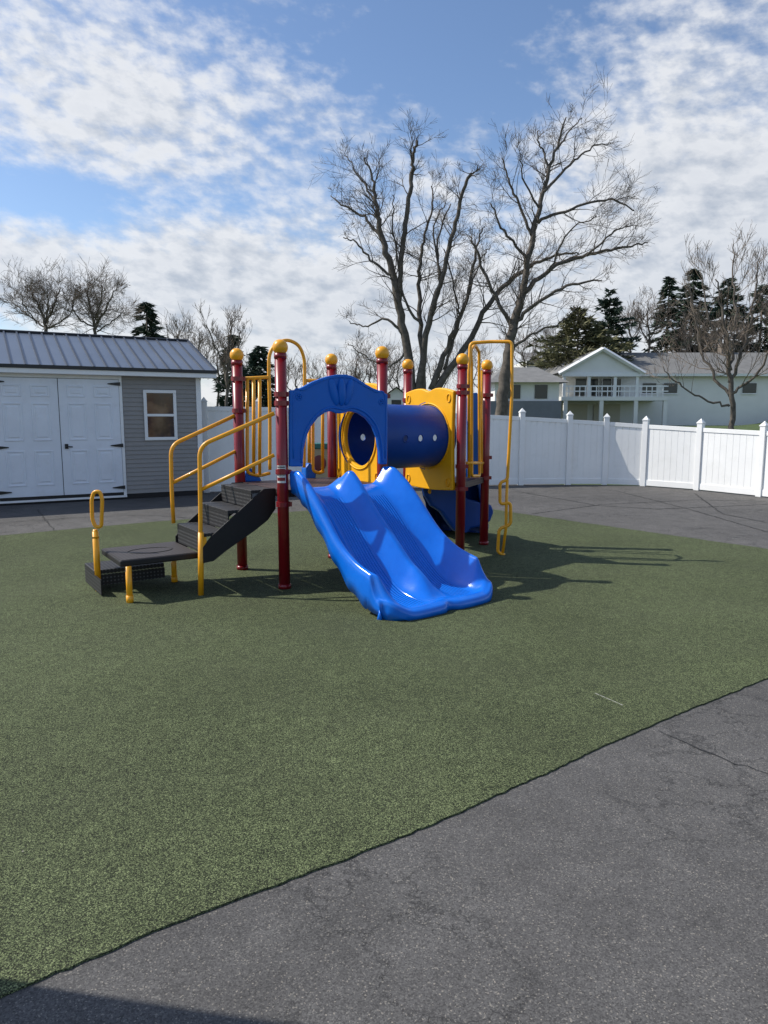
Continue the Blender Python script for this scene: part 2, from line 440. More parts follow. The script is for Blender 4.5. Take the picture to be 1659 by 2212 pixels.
def ellips(c,ax,az,nrm,th,ux=U,tilt=0):
    mb=MB(); n=24;m=6; c=V3(c); x=ux*math.cos(tilt)+Z3*math.sin(tilt); z=Z3*math.cos(tilt)-ux*math.sin(tilt)
    mb.v.append(c+nrm*th)
    for j in range(1,m+1):
        t=j/m*math.pi/2
        for i in range(n):
            a=2*math.pi*i/n; mb.v.append(c+x*(ax*math.sin(t)*math.cos(a))+z*(az*math.sin(t)*math.sin(a))+nrm*(th*math.cos(t)))
    for i in range(n): mb.f.append((0,1+i,1+(i+1)%n))
    for j in range(m-1):
        for i in range(n):
            a=1+j*n+i;b=1+j*n+(i+1)%n; mb.f.append((a,a+n,b+n,b))
    return mb
for dx,tl in ((-16,.28),(0,0),(16,-.28)):
    a,z=PP(737+dx,847,A1,C1); ellips(A1+U*a+Z3*z,.045,.13,NF,.030+(.018 if dx==0 else 0),tilt=tl).build('shell_lobe',M['blue'],arch,True)
for px,py in ((646,857),(824,868)):
    a,z=PP(px,py,A1,C1); c=A1+U*a+Z3*z
    MB().tube([c+U*(.03*math.cos(t*.39))+Z3*(.03*math.sin(t*.39)) for t in range(16)],.006,6,closed=True).build('rosette',M['blue'],arch,True)
    for k in range(4):
        t=k*math.pi/2+.78; ellips(c+U*(.014*math.cos(t))+Z3*(.014*math.sin(t)),.012,.006,NF,.01,tilt=t).build('rosette_petal',M['blue'],arch,True)
def slide_surface(L0,R0,L1,R1,zt,zb,Hr,double,name,m,par,Hfront=.05,runflat=.06):
    NS,NR=132,110
    def bed(r):
        if r<runflat: return zt-.02*r/runflat
        t=(r-runflat)/(.70-runflat)
        if t<1:
            s=t-.04*math.sin(2*math.pi*t)
            return (zt-.02)+(zb+.045-(zt-.02))*s
        q=(r-.70)/.30
        return zb+.045-.045*(1-(1-q)**2)
    def bz(r): 
        w=.06; return sum(bed(min(1,max(0,r+w*k/4))) for k in range(-4,5))/9
    def hprof(s,r):
        e=min(s,1-s)
        Hw=Hr*(.80+.20*sst(r/.10))*(1+.30*sst((r-.45)/.3))
        k=sst((r-.86)/.14)
        Hw=Hw*(1-k)+Hfront*k
        wid=.24 if double else .48   # half width of one lane
        if double: x=abs(abs(s-.5)-.25)/.25
        else: x=abs(s-.5)/.5
        x=min(1,x)
        outer=(abs(s-.5)>.25) if double else True
        Hd=Hr*(.35+.60*sst((r-.0)/.12))*(1+.10*math.sin(r*15))*(1-sst((r-.70)/.24))
        Ht=Hw if outer else Hd
        # rounded lane: shallow bowl in the middle, steep sides, rounded crest
        a=max(0,min(1,(x-.34)/.58))
        h=.012*x*x+Ht*(a*a*(3-2*a)*.55+a**2.4*.45)
        h+=.020*math.exp(-((r-.965)/.03)**2)*(1-.5*a)
        return h
    mb=MB(); cols=[]; rows=[]
    side=(R0-L0).normalized(); dirv=(L1+R1-L0-R0).normalized()
    for j in range(NR+5):
        r=min(1,j/NR); ex=max(0,j-NR)
        row=[]
        for i in range(-4,NS+5):
            s=min(1,max(0,i/NS)); e=abs(2*s-1)
            pull=(1-(1-e**5)**.5 if e<1 else 1.0)
            scoop=.030*math.exp(-((s-.5)/.05)**2) if double else 0
            rr=r-(.13*pull+scoop)*sst((r-.72)/.28)
            P=L0.lerp(R0,s).lerp(L1.lerp(R1,s),rr)
            z=bz(r)+hprof(s,r)
            if i<0 or i>NS:
                k=(-i) if i<0 else i-NS
                sg=-1 if i<0 else 1
                top=z
                sc=.016*math.sin(r*40)*(1 if .1<r<.8 else 0)
                lowest=max(.02,bz(r)-.040+sc)
                z=top-(top-lowest)*[0,.03,.14,.6,1][k]
                P=P+side*sg*([0,.014,.024,.022,.010][k])
            if ex:
                P=P+dirv*[0,.018,.028,.026,.010][ex]
                z=max(.010,z-[0,.012,.04,.09,.3][ex])
            row.append(len(mb.v)); mb.v.append(V3((P.x,P.y,z))); cols.append((s,r))
        rows.append(row)
    for j in range(len(rows)-1):
        for i in range(len(rows[0])-1):
            a,b,c,d=rows[j][i],rows[j][i+1],rows[j+1][i+1],rows[j+1][i]
            mb.uv[len(mb.f)]=[cols[a],cols[d],cols[c],cols[b]]
            mb.f.append((a,d,c,b))
    o=mb.build(name,m,par,True)
    sm=o.modifiers.new('thick','SOLIDIFY'); sm.thickness=.012; sm.offset=-1
    return o
L0=A+NF*.05+U*.07; R0=C+NF*.05+U*.005; L1=V3((.09,5.33,0)); R1=V3((1.03,6.10,0))
slide_surface(L0,R0,L1,R1,.95,.075,.195,True,'double_slide',M['slide'],play,.075)
slide_surface(V3((.42,8.72,0)),V3((1.12,8.78,0)),V3((.80,9.95,0)),V3((1.42,9.62,0)),ZD2,.10,.24,False,'rear_slide',M['tube_blue'],play)
mb=MB(); mb.tube([at(928,1060,8.6),gnd(928,1120)],.02,10); mb.build('slide_support',M['yellow'],play,True)
ck=[(908,1050),(985,1048),(1000,1075),(1030,1082),(1052,1088),(1058,1105),(1050,1125),(1030,1136),(1008,1140),(1000,1150),(975,1146),(962,1130),(945,1105),(925,1092),(912,1070)]
P0=V3((.38,8.72,0)); P1=V3((1.35,9.25,0)); dd=(P1-P0).normalized(); nn=V3((dd.y,-dd.x,0))
mb=MB(); plate(mb,[PP(x,y,P0,P1) for x,y in ck],P0,dd,nn,.10); mb.build('climber_wall',M['tube_blue'],play,bevel=.03)
# ---------- tunnel
mCD=(C+D)/2+U*.05; mEF=(E+Fp)/2; ax=(mEF-mCD); Lt=ax.length; axd=ax.normalized(); sidev=V3((axd.y,-axd.x,0))
TZ0,TZ1=1.385,1.375; TR=.352
def frame_tube(mb,r0,r1,x0,x1,n=56,rings=24):
    b=len(mb.v)
    for rr in (r0,r1):
        for j in range(rings+1):
            x=x0+(x1-x0)*j/rings; c=mCD+axd*x+Z3*(TZ0+(TZ1-TZ0)*x/Lt)
            for k in range(n):
                t=2*math.pi*k/n; mb.v.append(c+sidev*(rr*math.cos(t))+Z3*(rr*math.sin(t)))
    S=(rings+1)*n
    for j in range(rings):
        for k in range(n):
            a=b+j*n+k;c=b+j*n+(k+1)%n
            mb.f.append((a,c,c+n,a+n)); mb.f.append((S+a,S+a+n,S+c+n,S+c))
    for k in range(n):
        a=b+k;c=b+(k+1)%n; mb.f.append((a,a+S,c+S,c)); a+=rings*n;c+=rings*n; mb.f.append((a,c,c+S,a+S))
mb=MB(); frame_tube(mb,TR,TR-.012,.0,Lt,56,12)
tun=mb.build('tunnel_tube',M['tube_blue'],play)
bm=bmesh.new(); bm.from_mesh(tun.data); bmesh.ops.recalc_face_normals(bm,faces=bm.faces[:]); bm.to_mesh(tun.data); bm.free()
cm=MB()
for fx in (.30,.50,.70):
    c=mCD+axd*(Lt*fx)+Z3*1.37; cm.tube([c-sidev*.6,c+sidev*.6],.037,20)
cut=cm.build('cutter',M['blue'],play)
bm=bmesh.new(); bm.from_mesh(cut.data); bmesh.ops.recalc_face_normals(bm,faces=bm.faces[:]); bm.to_mesh(cut.data); bm.free()
md=tun.modifiers.new('b','BOOLEAN'); md.operation='DIFFERENCE'; md.object=cut; md.solver='EXACT'
bpy.context.view_layer.update()
dg=bpy.context.evaluated_depsgraph_get(); nm=bpy.data.meshes.new_from_object(tun.evaluated_get(dg))
tun.modifiers.clear(); tun.data=nm
bpy.data.objects.remove(cut,do_unlink=True)
for p in nm.polygons:
    p.use_smooth=len(p.vertices)<=4
try:
    nm.set_sharp_from_angle(angle=math.radians(40))
except Exception: pass
for fx in (.30,.50,.70):
    c=mCD+axd*(Lt*fx)+Z3*1.37+sidev*(TR-.002)
    MB().tube([c+axd*(.040*math.cos(t*.3927))+Z3*(.040*math.sin(t*.3927)) for t in range(16)],.006,6,closed=True).build('porthole_rim',M['tube_blue'],tun,True)
for fx in (.02,.86):
    m2=MB(); frame_tube(m2,TR+.045,TR-.005,Lt*fx if fx<.5 else Lt-.075,(Lt*fx+.03) if fx<.5 else Lt-.035,56,1)
    fl=m2.build('flange',M['tube_blue'],tun,bevel=.004)
    for k in range(10):
        t=2*math.pi*(k+.5)/10; x=Lt-.078 if fx>.5 else Lt*fx+.035
        c=mCD+axd*x+Z3*TZ1+sidev*((TR+.022)*math.cos(t))+Z3*((TR+.022)*math.sin(t))
        MB().tube([c-axd*.008,c+axd*.008],.012,8).build('bolt',M['blue'],tun)
def hole_panel(P0,P1,a0,a1,z0,z1,ca,cz,r,nrm,name,wav=.035):
    d=(P1-P0).normalized(); N=96
    per=[]
    for k in range(24): per.append((a0+(a1-a0)*k/24,z1,1))
    for k in range(24): per.append((a1,z1+(z0-z1)*k/24,0))
    for k in range(24): per.append((a1+(a0-a1)*k/24,z0,2))
    for k in range(24): per.append((a0,z0+(z1-z0)*k/24,0))
    mb=MB(); oc=[];ic=[]
    for a,z,t in per:
        tt=(a-a0)/(a1-a0)
        if t==1: z+=wav*(math.sin(tt*math.pi)*.8+.6*abs(math.sin(tt*math.pi*2))-.6*math.exp(-((tt-.5)/.09)**2))
        if t==2: z+=-.02*math.sin(tt*math.pi)
        if t==0:
            q=(z-z0)/(z1-z0); s=1 if a==a1 else -1; a-=s*.018*math.sin(q*math.pi)
        an=math.atan2(z-cz,a-ca); oc.append((a,z)); ic.append((ca+r*math.cos(an),cz+r*math.sin(an)))
    th=.05
    for n_,lst in ((0,oc),(0,ic),(th,oc),(th,ic)):
        for a,z in lst: mb.v.append(P0+d*a+Z3*z+nrm*n_)
    for k in range(N):
        j=(k+1)%N
        mb.f.append((k,j,N+j,N+k)); mb.f.append((2*N+k,3*N+k,3*N+j,2*N+j))
        mb.f.append((k,2*N+k,2*N+j,j)); mb.f.append((N+k,N+j,3*N+j,3*N+k))
    o=mb.build(name,M['yplastic'],play,bevel=.012)
    for side in (-.004,th+.004):
        b=MB().tube([P0+d*(ca+(r+.035)*math.cos(t*.1309))+Z3*(cz+(r+.035)*math.sin(t*.1309))+nrm*side for t in range(48)],.009,6,closed=True)
        b.build('hole_bead',M['yplastic'],o,True)
        for sa in (0,1):
            for sz in (0,1):
                xa=a0+.075 if sa==0 else a1-.075; xz=z0+.085 if sz==0 else z1-.075
                e=MB().tube([P0+d*(xa+.030*math.cos(t*.45))+Z3*(xz+.045*math.sin(t*.45))+nrm*side for t in range(14)],.006,6,closed=True)
                e.build('corner_bead',M['yplastic'],o,True)
    return o
hole_panel(D+U*.02,C+U*.02,.05,.95,.90,1.90,.53,1.385,.300,U,'tunnel_panel')
dEF=(Fp-E).normalized(); nEF=V3((dEF.y,-dEF.x,0)); 
if nEF.dot(U)>0: nEF=-nEF
hole_panel(E+nEF*.03,Fp+nEF*.03,.05,.915,.78,1.88,.484,1.375,.340,nEF,'tunnel_panel')
# ---------- side walls on the right deck
mb=MB(); plate(mb,[PP(x,y,E,G) for x,y in [(1008,1040),(1008,862),(1012,850),(1030,848),(1034,860),(1034,1040)]],E,(G-E).normalized(),V3((0,-1,0)),.04)
mb.build('blue_side_panel',M['blue'],play,bevel=.01)
TY=.0185
def pipe(pts,name='pipe',r=TY,closed=False,par=play,rad=.07,m=None):
    return MB().tube(round_path(pts,rad,6,closed),r,10,closed).build(name,m or M['yellow'],par,True)
q=lambda x,y:onp(x,y,Fp,G)
yb=8.12
lad=pipe([q(1013,1032),q(1013,800),q(1016,741),at(1060,738,8.2),at(1106,738,yb),at(1106,850,yb),at(1096,1037,yb),at(1080,1042,yb),at(1080,1090,yb),at(1103,1085,yb),at(1103,1134,yb),at(1078,1142,yb),at(1075,1193,yb),at(1090,1199,yb)],'zigzag_pole',.019,rad=.05)
pb=gnd(1088,1203); 
MB().tube([at(1096,1037,yb),at(1094,1085,yb),at(1093,1140,yb),V3((pb.x,yb,0.0))],.017,10).build('pole_leg',M['yellow'],lad,True)
pipe([q(1019,1028),q(1019,790),q(1017,756),q(1026,745),q(1035,760),q(1036,1028)],'hand_loop',closed=True,rad=.04)
pipe([q(1008,1000),q(1043,1000)],'cross_pipe')
pipe([q(1040,1022),q(1040,800)],'upright_pipe')
# ---------- rear barrier on deck 1
q=lambda x,y:onp(x,y,B,D)
pipe([q(522,818),q(577,815),q(583,815)],'barrier_rail',rad=.02)
pipe([q(534,820),q(534,1022),q(560,1028),q(583,1022)],'barrier_pipe',rad=.05)
pipe([q(548,818),q(548,1024)],'barrier_pipe'); pipe([q(561,816),q(561,1026)],'barrier_pipe')
pipe(smooth_path([q(583,1015),q(583,900),q(581,800),q(583,765),q(595,745),q(619,735),q(643,745),q(655,768),q(658,800),q(657,900),q(657,1010)],5),'entry_hoop',rad=.01)
pipe([q(660,822),q(712,822)],'barrier_rail'); pipe([q(676,822),q(676,1018),q(690,1022),q(699,1018)],'barrier_pipe',rad=.04)
pipe([q(697,822),q(697,1018)],'barrier_pipe'); pipe([q(668,905),q(668,1000)],'barrier_pipe')
mb=MB(); plate(mb,[PP(x,y,B,D) for x,y in [(528,1042),(531,1020),(542,1008),(550,1022),(562,1030),(570,1044)]],B,U,V,.12); mb.build('rear_climber',M['blue'],play,bevel=.02)
mb=MB(); plate(mb,[PP(x,y,B,D) for x,y in [(660,1042),(661,1010),(668,1000),(680,1004),(685,1018),(682,1042)]],B,U,V,.12); mb.build('rear_climber',M['blue'],play,bevel=.02)
# ---------- stairs
v0,v1=.16,.90; zp=.375
def fbox(u0,u1,va,vb,z0,z1,name,m,par=play,bev=.006):
    mb=MB().box(Q((u0+u1)/2,(va+vb)/2,(z0+z1)/2),U,V,Z3,u1-u0,vb-va,z1-z0); return mb.build(name,m,par,bevel=bev)
pf=fbox(-1.40,-.70,.30,1.0,zp-.055,zp,'transfer_platform',M['dark'],bev=.012)
fbox(-1.385,-.715,.315,.985,zp+.0005,zp+.003,'perforated_top',M['perftop'],pf,bev=0)
MB().tube([Q(-1.05,.63,zp+.004)+U*(.20*math.cos(t*.262))+V*(.13*math.sin(t*.262)) for t in range(24)],.004,6,closed=True).build('raised_emblem',M['dark'],pf,True)
lv=[zp,zp+.19,zp+.38,ZD+.0]; us=[-.70,-.47,-.24]
for vv in (v0,v1+.02):
    pr=[(-.72,.30),(-.72,.44),(-.64,.535),(-.12,.935),(0,.935),(.0,.74),(-.08,.64),(-.20,.56),(-.50,.39),(-.62,.31)]
    mb=MB(); plate(mb,pr,Q(0,vv),U,V,.012); s_=mb.build('stringer',M['dark'],play,bevel=.003)
for i in range(3):
    z=lv[i+1] if i<2 else ZD-.004
    u0=us[i]; u1=us[i+1] if i<2 else 0
    fbox(u0,u1-.0,v0+.014,v1+.016,z-.03,z,'tread',M['perf'],play,.003)
    fbox(u0,u0+.012,v0+.014,v1+.016,lv[i]+(.004),z-.031,'riser',M['perf'],play,0)
ls=fbox(-1.50,-.86,.86,1.28,.16,.20,'lower_step',M['perf'],play,.004)
fbox(-1.50,-1.49,.62,1.28,.02,.159,'step_skirt',M['perf'],ls,0)
fbox(-1.488,-.86,.85,.86,.06,.159,'step_skirt',M['perf'],ls,0)
for px,py in ((281,1303),(377,1258)):
    g=gnd(px,py); lg=MB().tube([g,V3((g.x,g.y,zp-.05))],.026,12).build('platform_leg',M['yellow'],pf,True)
    MB().tube([g+Z3*.002,g+Z3*.07],.031,12).build('leg_sleeve',M['yellow'],pf,True)
g=gnd(213,1278)
hl=MB().tube([g,V3((g.x,g.y,.56))],.028,12).build('grab_post',M['yellow'],play,True)
gt=lambda x,y:at(x,y,g.y)
pipe([gt(203,1062),gt(216,1062),gt(221,1078),gt(219,1138),gt(206,1138),gt(199,1120),gt(198,1078)],'grab_loop',.017,True,hl,.05)
MB().tube([V3((g.x,g.y,.50)),V3((g.x,g.y,.58))],[.03,.02],12).build('grab_collar',M['yellow'],hl,True)
gp=gnd(434,1287); a0=V3((gp.x,gp.y,0)); q=lambda x,y:onp(x,y,a0,A+NF*.02)
hr=MB().tube(round_path([a0,q(433,1100),q(431,963),q(592,893)],.10,8),.0195,12).build('handrail',M['yellow'],play,True)
MB().tube([q(434,1058),q(592,983)],.0175,10).build('lower_rail',M['yellow'],hr,True)
MB().tube([q(434,1287),q(434,1150)],.026,12).build('rail_sleeve',M['yellow'],hr,True)
MB().box(q(442,1172),U,V,Z3,.03,.02,.10).build('mounting_bracket',M['yellow'],hr)
bq=Q(-.78,v1+.03); q=lambda x,y:onp(x,y,bq,B)
hr2=MB().tube(round_path([q(375,1130),q(371,1060),q(369,962),q(524,890)],.10,8),.0195,12).build('handrail',M['yellow'],play,True)
MB().tube([q(371,1044),q(522,968)],.0175,10).build('lower_rail',M['yellow'],hr2,True)
# ---------------------------------------------------------------- shed
K=V3((-3.75,14.6,0)); ev=V3((-.866,-.5,0)); bv=V3((-.5,.866,0)); nv=-bv
shed=thing('garden_shed',K+ev*2.5+bv*1.8,'grey vinyl sided shed with double white doors and ribbed metal roof','shed')
def S(a,b,z=0): return K+ev*a+bv*b+Z3*z
def sa(px,py):
    p=onp(px,py,K,K+ev); return (p-K).dot(ev),p.z
WZ=sa(435,808)[1]; SL=6.2; SDp=3.7
mb=MB(); z=.10; h=.085
while z<WZ-.01:
    z2=min(z+h,WZ)
    p,qq=S(SL,0),S(0,0)
    mb.face([p+nv*.018+Z3*z,qq+nv*.018+Z3*z,qq+nv*.002+Z3*z2,p+nv*.002+Z3*z2])
    mb.face([p+Z3*z,qq+Z3*z,qq+nv*.018+Z3*z,p+nv*.018+Z3*z])
    e0,e1=S(0,0),S(0,SDp); nr=-ev
    mb.face([e0+nr*.018+Z3*z,e1+nr*.018+Z3*z,e1+nr*.002+Z3*z2,e0+nr*.002+Z3*z2])
    mb.face([e0+Z3*z,e1+Z3*z,e1+nr*.018+Z3*z,e0+nr*.018+Z3*z])
    z+=h
mb.face([S(0,SDp,.1),S(SL,SDp,.1),S(SL,SDp,WZ),S(0,SDp,WZ)]); mb.face([S(SL,0,.1),S(SL,SDp,.1),S(SL,SDp,WZ),S(SL,0,WZ)])
RZ=3.27; RB=1.85
mb.face([S(0,0,WZ),S(0,SDp,WZ),S(0,RB,RZ-.08)]); mb.face([S(SL,0,WZ),S(SL,SDp,WZ),S(SL,RB,RZ-.08)])
mb.build('wall',M['siding'],shed)
def sbox(a0,a1,b0,b1,z0,z1,name,m,par=shed,bev=.004):
    return MB().box(S((a0+a1)/2,(b0+b1)/2,(z0+z1)/2),ev,bv,Z3,abs(a1-a0),abs(b1-b0),z1-z0).build(name,m,par,bevel=bev)
sbox(-.03,.07,-.03,.0,.08,WZ,'corner_trim',M['trim'])
sbox(.075,SL,-.012,.3,.0,.09,'base_skid',M['dark'])
ribs=[]
def slope(mb,b0,z0,b1,z1,aL,aR):
    d=(bv*(b1-b0)+Z3*(z1-z0)); L=d.length; d.normalize(); n=ev.cross(d); 
    if n.z<0: n=-n
    c=S((aL+aR)/2,(b0+b1)/2,(z0+z1)/2); w=abs(aR-aL)
    mb.box(c,ev,d,n,w,L,.02)
    a=min(aL,aR)+.02
    while a<max(aL,aR):
        if b0<RB: ribs.append(MB().box(S(a,(b0+b1)/2,(z0+z1)/2)+n*.024,ev,d,n,.030,L,.026))
        else: mb.box(S(a,(b0+b1)/2,(z0+z1)/2)+n*.024,ev,d,n,.030,L,.026)
        a+=.228
    return n
EB=-.22; EZ=2.49
mb=MB(); n=slope(mb,EB,EZ,RB,RZ,-.30,SL+.3); slope(mb,2*RB-EB,EZ,RB,RZ,-.30,SL+.3)
rf=mb.build('roof',M['roofmetal'],shed)
for r_ in ribs: r_.build('roof_rib',M['roofrib'],rf)
mb=MB().tube([S(-.31,RB,RZ+.02),S(SL+.3,RB,RZ+.02)],.035,8); mb.build('ridge_cap',M['black'],rf)
for (b0,z0) in ((EB,EZ),(2*RB-EB,EZ)):
    d=(bv*(RB-b0)+Z3*(RZ-z0)); L=d.length; d.normalize(); nn=(-ev).cross(d)
    MB().box(S(-.31,(b0+RB)/2,(z0+RZ)/2),ev,d,nn,.025,L-.02,.07).build('rake_trim',M['black'],rf)
sbox(-.30,SL+.3,EB-.012,EB+.012,EZ-.12,EZ-.025,'fascia',M['trim'],shed)
sbox(-.30,SL+.3,EB+.013,.0,EZ-.12,EZ-.105,'soffit',M['trim'],shed,0)
sbox(-.31,SL+.3,EB-.03,EB-.010,EZ-.035,EZ+.03,'drip_edge',M['black'],rf,0)
aR_=sa(264,1000)[0]; a1=sa(134,1000)[0]; aL_=2*a1-aR_-.0; zt=sa(140,817)[1]; zb=.14
cas=.055
sbox(aR_-cas,aR_,-.035,-.02,zb-.06,zt+.075,'door_casing',M['trim']); sbox(aL_,aL_+cas,-.035,-.02,zb-.06,zt+.075,'door_casing',M['trim'])
sbox(aR_,aL_,-.035,-.02,zt,zt+.075,'door_casing',M['trim']); sbox(aR_-cas,aL_+cas,-.05,.02,zb-.10,zb-.062,'door_sill',M['trim'])
sbox(aR_,aL_,-.020,-.019,zb-.06,zt,'door_shadow_gap',M['black'],shed,0)
for (x0,x1,hs) in ((aR_+.006,a1-.006,'r'),(a1+.006,aL_-.006,'l')):
    dr=sbox(x0,x1,-.042,-.021,zb,zt-.008,'door',M['door'])
    w=x1-x0; Hh=zt-zb
    for cx in (.28,.72):
        for (zc0,zc1) in ((.84,.94),(.47,.79),(.09,.39)):
            p0=x0+w*(cx-.15); p1=x0+w*(cx+.15)
            zz0=zb+Hh*zc0; zz1=zb+Hh*zc1
            mb=MB(); t=.024
            def ring(i0,d0): return [S(p0+i0,-.042-d0,zz0+i0),S(p1-i0,-.042-d0,zz0+i0),S(p1-i0,-.042-d0,zz1-i0),S(p0+i0,-.042-d0,zz1-i0)]
            rs=[ring(0,.0005),ring(.006,.013),ring(t,.013),ring(t+.012,.001),ring(t+.035,.001),ring(t+.055,.011)]
            for rg in rs: mb.v+=rg
            for k in range(len(rs)-1):
                for c in range(4):
                    mb.f.append((k*4+c,k*4+(c+1)%4,(k+1)*4+(c+1)%4,(k+1)*4+c))
            mb.f.append(tuple(20+c for c in range(4)))
            mb.build('raised_panel',M['door'],dr)
    for zc in (.045,.42,.96):
        zz=zb+Hh*zc; e=x0 if hs=='r' else x1; s=1 if hs=='r' else -1
        mb=MB(); pts=[(e-s*.03,zz-.035),(e+s*.03,zz-.03),(e+s*.20,zz-.008),(e+s*.20,zz+.008),(e+s*.03,zz+.03),(e-s*.03,zz+.035)]
        mb.v+=[S(a,-.064,z_) for a,z_ in pts]+[S(a,-.0565,z_) for a,z_ in pts]; mb.f.append((0,1,2,3,4,5)); mb.f.append((11,10,9,8,7,6))
        for i in range(6): mb.f.append((i,i+6,(i+1)%6+6,(i+1)%6))
        mb.build('strap_hinge',M['black'],dr)
    if hs=='r':
        zz=zb+Hh*.42
        mb=MB().box(S(a1-.09,-.052,zz),ev,bv,Z3,.06,.018,.09); mb.tube([S(a1-.08,-.06,zz),S(a1-.08,-.095,zz),S(a1-.19,-.095,zz-.01)],.012,8); mb.build('handle',M['black'],dr)
w1,zT=sa(308,842); w0,zBm=sa(383,950)
wf=MB()
t=.06
for (q0,q1,r0,r1) in ((w0,w1,zBm,zBm+t),(w0,w1,zT-t,zT),(w0,w0+t,zBm+t,zT-t),(w1-t,w1,zBm+t,zT-t),(w0+t,w1-t,(zT+zBm)/2-.025,(zT+zBm)/2+.025)):
    wf.box(S((q0+q1)/2,-.030,(r0+r1)/2),ev,bv,Z3,q1-q0,.03,r1-r0)
win=MB().box(S((w0+w1)/2,-.012,(zT+zBm)/2),ev,bv,Z3,w1-w0-.05,.012,zT-zBm-.05).build('window',M['pane'],shed)
wf.build('window_frame',M['trim'],win,bevel=.004)
# ---------------------------------------------------------------- fence
FP=[(447,1064,878),(562,1062,879),(676,1059,882),(790,1056,885),(903,1053,889),(1015,1050,894),(1124,1048,900),(1226,1047,906),(1305,1047,911),(1389,1050,917),(1506,1059,924),(1641,1073,931),(1800,1092,940)]
fence=thing('vinyl_fence',gnd(1124,1048),'long white vinyl privacy fence with pointed post caps around the asphalt yard','fence')
base=[gnd(a,b) for a,b,c in FP]; tops=[at(FP[i][0],FP[i][2],base[i].y).z for i in range(len(FP))]
def pyr(mb,c,d,n,h,w):
    b=len(mb.v)
    for i,j in ((-1,-1),(1,-1),(1,1),(-1,1)): mb.v.append(c+d*(w*i)+n*(w*j))
    mb.v.append(c+Z3*h)
    mb.f+= [(b,b+1,b+4),(b+1,b+2,b+4),(b+2,b+3,b+4),(b+3,b,b+4),(b+3,b+2,b+1,b)]
for i,p in enumerate(base):
    d=(base[min(i+1,len(base)-1)]-base[max(i-1,0)]); d.z=0; d.normalize(); n=V3((-d.y,d.x,0)); H=tops[i]+.09
    po=MB().box(p+Z3*(H/2),d,n,Z3,.12,.12,H).build('fence_post',M['white'],fence,bevel=.006)
    cb=MB().box(p+Z3*(H+.015),d,n,Z3,.14,.14,.025); pyr(cb,p+Z3*(H+.026),d,n,.085,.062); cb.build('post_cap',M['white'],po)
for i in range(len(base)-1):
    p,q_=base[i],base[i+1]; d=q_-p; L=d.length; d.normalize(); n=V3((-d.y,d.x,0))
    mb=MB(); nb=max(4,round((L-.125)/.15)); w=(L-.125)/nb
    for k in range(nb):
        a=.0625+w*(k+.5); t0=tops[i]+(tops[i+1]-tops[i])*(a/L)
        mb.box(p+d*a+Z3*((.10+t0-.09)/2),d,n,Z3,w-.006,.024,t0-.19)
    mb.box(p+d*(L/2)+Z3*((.10+min(tops[i],tops[i+1])-.12)/2),d,n,Z3,L-.13,.016,min(tops[i],tops[i+1])-.22)
    pn=mb.build('fence_panel',M['white'],fence)
    v=(q_-p)+Z3*(tops[i+1]-tops[i]); v.normalize()
    MB().box((p+q_)/2+Z3*((tops[i]+tops[i+1])/2-.045),v,n,Z3,L-.125,.055,.09).build('top_rail',M['white'],pn,bevel=.004)
    MB().box((p+q_)/2+Z3*.085,d,n,Z3,L-.125,.055,.13).build('bottom_rail',M['white'],pn,bevel=.004)
c=at(692,1000,12.5); 
bx=thing('storage_box',(c.x,c.y,0),'small tan box with teal top edge seen between the yellow bars','box')
MB().abox(c.x-.18,c.x+.18,c.y-.2,c.y+.2,.0,1.05).build('body',M['tan'],bx,bevel=.01)
MB().abox(c.x-.2,c.x+.2,c.y-.22,c.y+.22,1.052,1.14).build('lid',M['teal'],bx,bevel=.01)
mb=ellips(V3((c.x,c.y-.202,.80)),.12,.14,V3((0,-1,0)),.02,ux=X3); mb.build('round_mark',M['maroon'],bx,True)
pc=thing('shadow_column',(-2.6,1.99,0),'unseen white square column added left of the camera to cast the corner shadow','column')  # made-up column out of view, placed to throw the bottom-left shadow wedge
MB().abox(-2.66,-2.54,1.905,2.085,0.18,3.7).build('shaft',M['trim'],pc); MB().abox(-2.70,-2.50,1.88,2.09,0,.178).build('plinth',M['trim'],pc)
# ---------------------------------------------------------------- trees
def rv(rr): return V3((rr.uniform(-1,1),rr.uniform(-1,1),rr.uniform(-1,1)))
def grow(mb,p,d,L,r,lev,rr,up=.12,nc=(4,6),minr=.006,jit=.22):
    n=4 if lev>0 else 3
    pts=[p];rad=[r]
    dirs=[d]
    for i in range(n):
        d=(d+rv(rr)*jit+Z3*up).normalized(); p=p+d*(L/n); pts.append(p); rad.append(max(minr,r*(1-.8*(i+1)/n))); dirs.append(d)
    mb.tube(pts,rad,4 if r>.03 else 3,cap=False)
    if lev>0:
        for k in range(rr.randint(*nc)):
            t=rr.uniform(.2,1.0)*n; i=min(int(t),n-1); q=pts[i].lerp(pts[i+1],t-i); dd=dirs[i+1]
            ax=dd.cross(rv(rr)).normalized(); nd=Matrix.Rotation(rr.uniform(.4,.95),3,ax)@dd
            grow(mb,q,nd,L*rr.uniform(.42,.72),max(minr,rad[i]*.55),lev-1,rr,up,nc,minr,jit)
